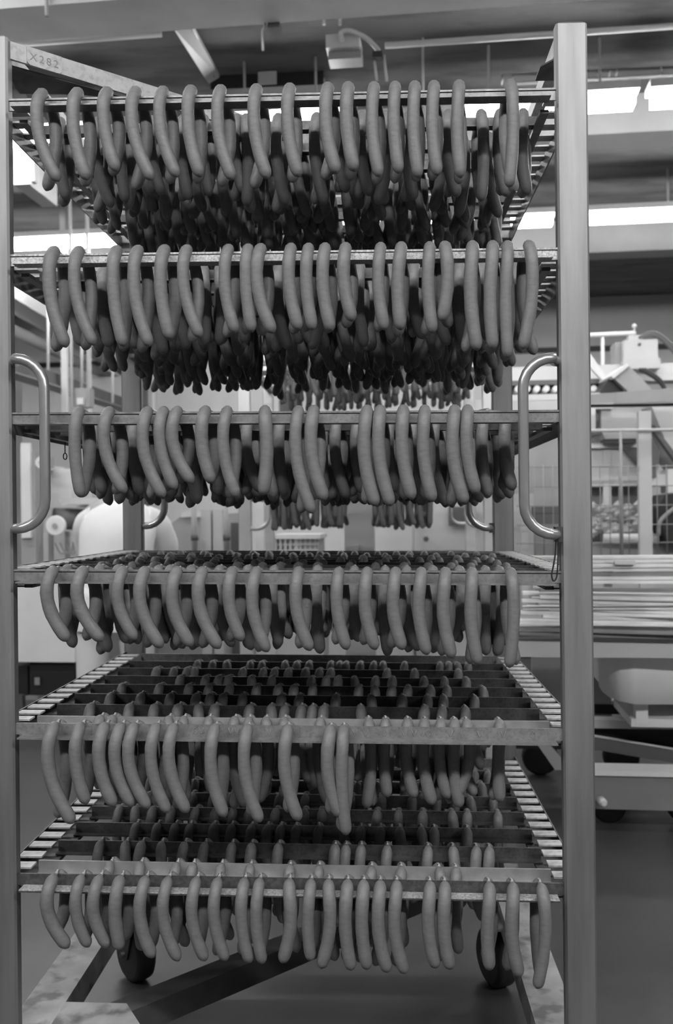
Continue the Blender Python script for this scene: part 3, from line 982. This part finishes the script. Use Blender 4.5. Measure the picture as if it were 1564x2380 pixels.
# ------------------------------------------------------------------ middle distance behind the rack
t = thing('hopper', at(450, 1240, 6.0), 'grey slanted hopper panel seen below the third tier', 'hopper')
b = MB().prism([at(338, 1300, 6.0), at(338, 1262, 6.0), at(420, 1200, 6.0), at(555, 1192, 6.0), at(555, 1300, 6.0)], FWD * 0.5)
b.build('body', 'mid_grey', t)
for x in (345, 530):
    PF(x, 1300, x + 14, 6.1, 0.05).build('leg', 'mid_grey', t)
P(420, 1190, 470, 1202, 5.98, 0.04).build('rim', 'white_paint', t)
t = thing('press_frame', at(492, 1240, 5.6), 'pale press frame with two dark pistons below the third tier', 'frame')
PF(466, 1185, 490, 5.6, 0.06).build('column', 'pale_grey', t)
PF(494, 1185, 516, 5.6, 0.06).build('column', 'pale_grey', t)
for x in (450, 524):
    MB().tube([at(x, 1170, 5.5), at(x + 3, 1300, 5.5)], 0.016, 10).build('piston_rod', 'mid_grey', t)
    MB().tube([at(x + 2, 1242, 5.5), at(x + 3, 1256, 5.5)], 0.022, 10).build('piston_collar', 'dark_grey', t)
tag(PF(536, 1215, 556, 5.9, 0.1).build('motor_box', 'dark_grey'), 'dark box right of the press frame', 'box')
# white crate with a slotted front
t = thing('side_table', (at(687, 1300, 6.4).x, at(687, 1300, 6.4).y, 0), 'low pale table carrying the white slotted crate', 'table')
P(610, 1300, 765, 1308, 6.1, 0.6).build('table_top', 'pale_grey', t)
for x in (615, 750):
    for dd in (6.12, 6.6):
        PF(x, 1306, x + 10, dd, 0.04).build('leg', 'mid_grey', t)
t = thing('crate', at(687, 1262, 6.2), 'white slotted plastic crate standing behind the fourth tier', 'crate')
b = P(631, 1243, 744, 1252, 6.2, 0.4); b.build('rim', 'white_paint', t)
P(636, 1252, 740, 1300, 6.24, 0.34).build('body', 'mid_grey', t)
for k in range(9):
    x = 638 + k * 11.5
    P(x, 1252, x + (9 if k == 4 else 5), 1300, 6.225, 0.02).build('slat', 'pale_grey', t)
for y in (1264, 1278):
    P(636, y, 740, y + 3, 6.22, 0.02).build('slat', 'pale_grey', t)
t = thing('upright_board', (at(833, 1230, 6.0).x, at(833, 1230, 6.0).y, 0), 'plain grey panel with a small latch behind the fourth tier', 'panel')
PF(799, 1150, 869, 6.0, 0.05).build('board', 'mid_grey', t)
P(811, 1268, 834, 1280, 5.98, 0.05).build('latch', 'mid_grey', t)
tag(PF(586, 1160, 1150, 7.6, 0.06).build('partition_panel', 'pale_grey'), 'pale partition behind the crate and the grey panel', 'panel')
tag(ptube([(958, 1100), (965, 1570)], 7.2, 0.012, 8).build('thin_pole', 'mid_grey'), 'thin pole right of the grey panel behind the tiers', 'pole')
MBt = thing('door_leaf', at(1000, 1250, 7.2), 'pale door leaf with a small knob behind the right rear post', 'door')
PF(985, 1150, 1240, 7.25, 0.05).build('leaf', 'pale_grey', MBt)
MB().lathe(at(991, 1253, 7.2), FWD, [(0, 0.018), (0.03, 0.022)], 12).build('knob', 'dark_grey', MBt)
P(1042, 1178, 1104, 1222, 7.2, 0.02).build('dark_strip', 'dark_grey', MBt)

# ------------------------------------------------------------------ right background: machine behind a fence
t = thing('roller_conveyor', at(1250, 900, 6.2), 'roller conveyor seen inside the right handle', 'conveyor')
P(1150, 850, 1700, 884, 6.4, 0.2).build('upper_pipe', 'white_paint', t)
P(1150, 884, 1420, 892, 6.2, 0.3).build('upper_frame', 'dark_grey', t)
P(1150, 917, 1420, 928, 6.0, 0.35).build('lower_frame', 'white_paint', t)
P(1040, 928, 1420, 952, 6.02, 0.3).build('skirt', 'pale_grey', t)
for k in range(13):
    q = at(1160 + 22 * k, 903, 6.15)
    MB().lathe(q, RY, [(0, 0.020), (0.3, 0.020)], 12).build('roller', 'white_paint' if k % 1 == 0 else 'dark_grey', t)
P(1150, 890, 1420, 918, 6.47, 0.02).build('back_plate', 'black_paint', t)
for x in (1165, 1400):
    a0 = to_room(at(x, 950, 6.1))
    MB().box(a0.x, a0.x + 0.05, a0.y, a0.y + 0.05, 0, a0.z, room).build('leg', 'pale_grey', t)
t = thing('control_box', at(1490, 850, 6.3), 'white control box with cables and a round lamp at upper right', 'box')
P(1450, 790, 1528, 838, 6.3, 0.35).build('housing', 'pale_grey', t)
P(1430, 795, 1450, 850, 6.4, 0.2).build('side_cover', 'mid_grey', t)
P(1450, 834, 1534, 856, 6.27, 0.42).build('base_flange', 'pale_grey', t)
P(1462, 779, 1492, 790, 6.4, 0.1).build('connector', 'pale_grey', t)
MB().lathe(at(1487, 800, 6.29), FWD, [(0, 0.010), (0.02, 0.012)], 10).build('button', 'dark_grey', t)
b = MB().lathe(at(1474, 764, 6.4), (0, 0, 1), [(0, 0.004), (0.006, 0.012), (0.018, 0.017), (0.03, 0.012), (0.034, 0.004)], 14); b.build('lamp_ball', 'white_paint', t)
MB().tube([at(1474, 764, 6.4), at(1474, 782, 6.4)], 0.005, 6).build('lamp_stem', 'conduit', t)
for k in range(3):
    ptube([(1485, 785), (1510, 772 + 3 * k), (1540, 782 + 5 * k), (1600, 840 + 8 * k)], 6.35, 0.010, 6, 5).build('cable', 'dark_grey', t)
for k in range(3):
    ptube([(1485 + 6 * k, 858), (1505 + 5 * k, 868), (1530 + 3 * k, 885), (1545, 905)], 6.2, 0.012, 6, 5).build('cable', 'black_paint', t)
t = thing('handrail', at(1400, 800, 7.2), 'pale handrail beside the white control box', 'rail')
MB().tube([at(1330, 782, 7.2), at(1476, 775, 7.2)], 0.020, 8).build('top_rail', 'white_paint', t)
MB().tube([at(1400, 780, 7.2), at(1409, 1563, 7.2)], 0.014, 8).build('upright', 'pale_grey', t)
t = thing('tilted_chute', at(1460, 880, 5.9), 'tilted grey chute below the white control box', 'chute')
MB().prism([at(1425, 877, 5.9), at(1460, 848, 5.9), at(1515, 905, 5.9), at(1462, 912, 5.9)], FWD * 0.3).build('body', 'mid_grey', t)
MB().prism([at(1420, 874, 5.88), at(1457, 845, 5.88), at(1462, 850, 5.88), at(1426, 880, 5.88)], FWD * 0.33).build('rim', 'white_paint', t)
MB().prism([at(1395, 912, 5.95), at(1418, 876, 5.95), at(1442, 895, 5.95), at(1450, 912, 5.95)], FWD * 0.25).build('side_plate', 'black_paint', t)
MB().prism([at(1340, 800, 6.1), at(1372, 822, 6.1), at(1412, 880, 6.1), at(1404, 888, 6.1), at(1360, 840, 6.1)], FWD * 0.04).build('guide_bar', 'white_paint', t)
t = thing('conveyor_beam', at(1470, 925, 5.4), 'long grey conveyor beam crossing behind the right post', 'beam')
MB().hexa([at(1340, 940, 5.4), at(1620, 930, 5.3), at(1620, 930, 5.5), at(1340, 940, 5.6), at(1340, 919, 5.4), at(1620, 897, 5.3), at(1620, 897, 5.5), at(1340, 919, 5.6)]).build('beam', 'mid_grey', t)
MB().tube([at(1340, 944, 5.45), at(1620, 940, 5.4)], 0.010, 6).build('under_rail', 'dark_grey', t)
t = thing('meat_hopper', at(1440, 1010, 6.0), 'pale machine hopper behind the wire fence', 'hopper')
b = MB().prism([at(1397, 945, 6.0), at(1490, 943, 6.0), at(1490, 1000, 6.0), at(1478, 1026, 6.0), at(1410, 1026, 6.0), at(1397, 1000, 6.0)], FWD * 0.45)
b.build('body', 'pale_grey', t)
P(1372, 945, 1384, 1000, 5.95, 0.05).build('edge_strip', 'white_paint', t)
P(1384, 960, 1396, 1010, 6.05, 0.3).build('side', 'mid_grey', t)
P(1405, 1020, 1478, 1030, 5.97, 0.3).build('shadow_gap', 'black_paint', t)  # solid black strip, stands in for the shade under the hopper body
P(1372, 1034, 1488, 1130, 6.1, 0.4).build('lower_body', 'pale_grey', t)
P(1372, 1030, 1492, 1040, 6.05, 0.45).build('ledge', 'white_paint', t)
MB().prism([at(1448, 1042, 6.04), at(1488, 1042, 6.04), at(1488, 1092, 6.04)], FWD * 0.03).build('brace_plate', 'dark_grey', t)
P(1330, 1130, 1492, 1200, 6.3, 0.3).build('grid_panel', 'mid_grey', t)
t = thing('inclined_conveyor', at(1540, 1020, 5.9), 'inclined pale conveyor sloping down at the right edge', 'conveyor')
MB().prism([at(1515, 945, 5.9), at(1620, 940, 5.9), at(1620, 1140, 5.9), at(1560, 1060, 5.9)], FWD * 0.3).build('side', 'pale_grey', t)
MB().prism([at(1508, 985, 5.86), at(1522, 990, 5.86), at(1620, 1120, 5.86), at(1620, 1145, 5.86)], FWD * 0.05).build('edge_bar', 'dark_grey', t)
MB().prism([at(1510, 1005, 5.8), at(1534, 1048, 5.8), at(1526, 1110, 5.8), at(1510, 1105, 5.8)], FWD * 0.05).build('guard_plate', 'dark_grey', t)
P(1506, 1103, 1560, 1130, 5.85, 0.2).build('cross_beam', 'white_paint', t)
P(1552, 1090, 1580, 1145, 5.8, 0.2).build('gear_cover', 'white_paint', t)
# fence: rails, posts and mesh wires
t = thing('wire_fence', (at(1450, 1200, 5.2).x, at(1450, 1200, 5.2).y, 0), 'wire mesh fence with a broad pale post behind the stacked sticks', 'fence')
MB().tube([at(1180, 1003, 5.3), at(1640, 998, 5.2)], 0.010, 6).build('top_rail', 'pale_grey', t)
PF(1484, 955, 1513, 5.25, 0.05).build('post', 'pale_grey', t)
PF(1210, 1100, 1225, 5.4, 0.05).build('post', 'pale_grey', t)
MB().tube([at(1442, 1003, 5.2), at(1446, 1300, 5.2)], 0.008, 6).build('thin_post', 'mid_grey', t)
for x in range(1240, 1620, 22):
    MB().tube([at(x, 1080, 5.3), at(x + 3, 1300, 5.3)], 0.0028, 4).build('wire', 'mid_grey', t)
for y in (1085, 1130, 1175, 1220, 1262):
    MB().tube([at(1200, y + 1, 5.3), at(1640, y - 2, 5.3)], 0.003, 4).build('wire', 'mid_grey', t)
for k, y in enumerate((1103, 1169)):
    MB().lathe(at(1226, y, 5.3), FWD, [(0, 0.010), (0.02, 0.013), (0.04, 0.012)], 10).build('bolt', 'conduit', t)
P(1235, 1178, 1302, 1222, 5.42, 0.02).build('board', 'dark_grey', t)
tag(PF(1150, 960, 1330, 8.0, 0.06).build('partition_panel', 'mid_grey'), 'grey partition seen inside the right handle', 'panel')
# scrap heap: crumpled trimmings in a trough
b = MB()
rg = random.Random(3)
for k in range(95):
    px, py = rg.uniform(1375, 1570), rg.uniform(1172, 1240)
    c = at(px, py, 5.75 + rg.uniform(-0.12, 0.12))
    R = rg.uniform(0.018, 0.038)
    vs = []
    for (x, y, z) in [(1, 0, 0), (-1, 0, 0), (0, 1, 0), (0, -1, 0), (0, 0, 1), (0, 0, -1), (.6, .6, .6), (-.6, .6, .5), (.6, -.6, -.5), (-.6, -.6, .4)]:
        vs.append(c + Vector((x, y, z)) * R * rg.uniform(0.6, 1.2))
    n0 = len(b.v)
    b.add(vs[:6], [(0, 2, 4), (2, 1, 4), (1, 3, 4), (3, 0, 4), (2, 0, 5), (1, 2, 5), (3, 1, 5), (0, 3, 5)])
tag(b.build('scrap_heap', 'white_paint'), 'heap of crumpled pale scraps behind the fence post', 'scraps', None, 'stuff')
t = thing('scrap_trough', at(1460, 1260, 5.6), 'trough with a white roll in front of the scraps', 'trough')
P(1372, 1240, 1580, 1300, 5.9, 0.3).build('back', 'dark_grey', t)
MB().tube([at(1402, 1252, 5.55), at(1530, 1252, 5.5)], 0.030, 16).build('roll', 'white_paint', t)
MB().tube([at(1538, 1250, 5.5), at(1546, 1250, 5.5)], 0.030, 16).build('roll_end', 'white_paint', t)
P(1372, 1262, 1620, 1300, 5.6, 0.1).build('front', 'mid_grey', t)
t = thing('winch', at(1545, 1200, 5.4), 'black lever machine at the right edge above the sticks', 'machine')
MB().prism([at(1528, 1180, 5.4), at(1545, 1150, 5.4), at(1620, 1140, 5.4), at(1620, 1260, 5.4), at(1552, 1262, 5.4)], FWD * 0.2).build('body', 'black_paint', t)
ptube([(1530, 1245), (1533, 1215), (1550, 1195), (1575, 1175)], 5.35, 0.012, 8, 4).build('lever', 'mid_grey', t)

# ------------------------------------------------------------------ right foreground: cart of stacked sticks
YS = 3.75
t = thing('stick_cart', (at(1450, 1600, YS).x, at(1450, 1600, YS).y, 0), 'pale tubular cart carrying stacked sticks behind the right post', 'cart')
P(1205, 1484, 1760, 1526, YS - 0.1, 0.06).build('front_beam', 'pale_grey', t)
P(1205, 1480, 1760, 1486, YS - 0.1, 0.7).build('deck', 'mid_grey', t)
a0, a1 = to_room(at(1205, 1526, YS - 0.1)), to_room(at(1760, 1526, YS - 0.1))
P(1209, 1480, 1236, 1690, YS - 0.04, 0.05).build('leg', 'dark_grey', t)
P(1720, 1526, 1745, 1690, YS - 0.04, 0.05).build('leg', 'dark_grey', t)
P(1195, 1678, 1760, 1691, YS + 0.25, 0.08).build('base_bar', 'white_paint', t)
P(1195, 1691, 1760, 1742, YS + 0.30, 0.06).build('skirt', 'black_paint', t)
MB().hexa([at(1340, 1735, YS + 0.2), at(1660, 1790, YS + 0.2), at(1660, 1790, YS + 0.26), at(1340, 1735, YS + 0.26), at(1340, 1704, YS + 0.2), at(1660, 1757, YS + 0.2), at(1660, 1757, YS + 0.26), at(1340, 1704, YS + 0.26)]).build('drawbar', 'dark_grey', t)
MB().tube([at(1340, 1704, YS + 0.2), at(1660, 1757, YS + 0.2)], 0.006, 6).build('drawbar_edge', 'pale_grey', t)
MB().hexa([at(1236, 1712, YS + 0.2), at(1262, 1712, YS + 0.2), at(1330, 1790, YS + 0.2), at(1290, 1790, YS + 0.2),
           at(1236, 1712, YS + 0.25), at(1262, 1712, YS + 0.25), at(1330, 1790, YS + 0.25), at(1290, 1790, YS + 0.25)]).build('strut', 'mid_grey', t)
for x in (1256, 1445, 1700):
    q = at(x, 1740, 4.45)
    MB().lathe(Vector((q.x, q.y, 0.085)), RY, [(0, 0.075), (0.01, 0.085), (0.04, 0.085), (0.05, 0.075)], 24).build('wheel', 'rubber', t)
    MB().box(q.x - 0.03, q.x + 0.03, q.y - 0.01, q.y + 0.06, 0.16, 0.26).build('wheel_fork', 'dark_steel', t)
# stacked sticks, each one a thing
stick_src = {}
rs = random.Random(5)


def lay_stick(px, py, d, length, w, h, rot, tilt, m):
    key = (round(length, 2), w, h, m)
    c = at(px, py, d)
    if key not in stick_src:
        b = MB().rbox(-length / 2, length / 2, -w / 2, w / 2, 0, h, 0.002)
        o = b.build('loose_stick', m, None, (0, 0, 0))
        stick_src[key] = o
    else:
        o = stick_src[key].copy()
        COL.objects.link(o)
    o.location = c
    o.rotation_euler = (0, tilt, -PHI + rot)
    return o


n = 0
levels = [1476, 1466, 1456, 1446, 1436, 1427, 1418, 1409, 1399, 1389, 1380, 1369, 1350, 1341, 1331, 1321, 1311, 1301, 1292]
for li, py in enumerate(levels):
    upper = li >= 12
    for k in range(2):
        m = rs.choice(['wood_stick', 'wood_stick', 'wood_stick_dark'] if not upper else ['wood_stick', 'wood_stick', 'wood_stick', 'wood_stick_dark'])
        h = 0.0125
        L = 0.92
        px = 1205 + 0.5 * L * F / 3.75 + (rs.uniform(-10, 10) if upper else rs.uniform(-6, 70))
        o = lay_stick(px, py + 6, 3.62 + 0.28 * k + (0.02 + rs.uniform(0, 0.05) if upper else rs.uniform(-0.03, 0.07)), L, 0.035, h, rs.uniform(-.01, .01) if upper else rs.uniform(-.06, .05),
                      rs.uniform(-.004, .004) if upper else rs.uniform(-0.012, 0.03), m)
        tag(o, '%s stick of the %s row counted from the bottom of the cart\'s pile' % (ORD[li], 'front' if k == 0 else 'rear'), 'stick', 'sticks piled on the cart')
        n += 1
tag(P(1430, 1304, 1476, 1312, 3.62, 0.04).build('white_slip', 'white_paint'), 'white slip lying on the upper sticks of the pile', 'slip')
# round-bottomed tub on a leg
t = thing('meat_tub', (at(1520, 1600, 4.3).x, at(1520, 1600, 4.3).y, 0), 'round-bottomed pale steel tub under the cart of sticks', 'tub')
cols = [(1391, 4.15, 1585), (1392, 4.0, 1596), (1400, 3.90, 1608), (1416, 3.81, 1620), (1440, 3.76, 1630), (1475, 3.74, 1637), (1760, 3.74, 1638), (1800, 3.80, 1625), (1830, 4.0, 1600)]
tops = [at(x, 1500, d) for x, d, y in cols]
bots = [at(x, y, d) for x, d, y in cols]
for p_ in tops:
    p_.z = 0.69
nb = len(cols)
b = MB()
vs = tops + bots + [p_ + RY * 0.55 for p_ in (tops[0], tops[-1], bots[0], bots[-1])]
fs = [(k, k + 1, nb + k + 1, nb + k) for k in range(nb - 1)]
b.add(vs, fs, True)
q0 = 2 * nb
b.f += [(0, nb, q0 + 2, q0), (nb - 1, q0 + 1, q0 + 3, 2 * nb - 1), (q0, q0 + 2, q0 + 3, q0 + 1), tuple(range(nb, 2 * nb)) + (q0 + 3, q0 + 2)]
b.s += [False] * 4
b.build('bowl', 'tub_steel', t)
P(1478, 1636, 1506, 1682, 3.8, 0.06).build('leg', 'white_paint', t)
P(1470, 1674, 1760, 1690, 3.78, 0.4).build('foot_plate', 'white_paint', t)
P(1384, 1640, 1600, 1660, 4.5, 0.1).build('rear_frame', 'black_paint', t)
tag(P(1236, 1486, 1420, 1690, 4.55, 0.2).build('side_board', 'pale_grey'), 'light board behind the cart beside the tub', 'board')
# low dolly in front
t = thing('low_dolly', (at(1470, 1900, 3.7).x, at(1470, 1900, 3.7).y, 0), 'low grey dolly on black wheels at the right edge', 'dolly')
P(1330, 1804, 1800, 1882, 3.62, 0.10).build('deck_box', 'dolly_grey', t)
P(1330, 1798, 1800, 1804, 3.61, 0.12).build('edge_strip', 'white_paint', t)
MB().lathe(at(1404, 1868, 3.57), FWD, [(0, 0.010), (0.012, 0.016), (0.05, 0.016)], 12).build('bolt', 'conduit', t)
for x in (1416, 1590):
    q = at(x, 1890, 3.76)
    MB().lathe(Vector((q.x, q.y, 0.066)), RY, [(0, 0.056), (0.008, 0.066), (0.035, 0.066), (0.043, 0.056)], 24).build('wheel', 'rubber', t)
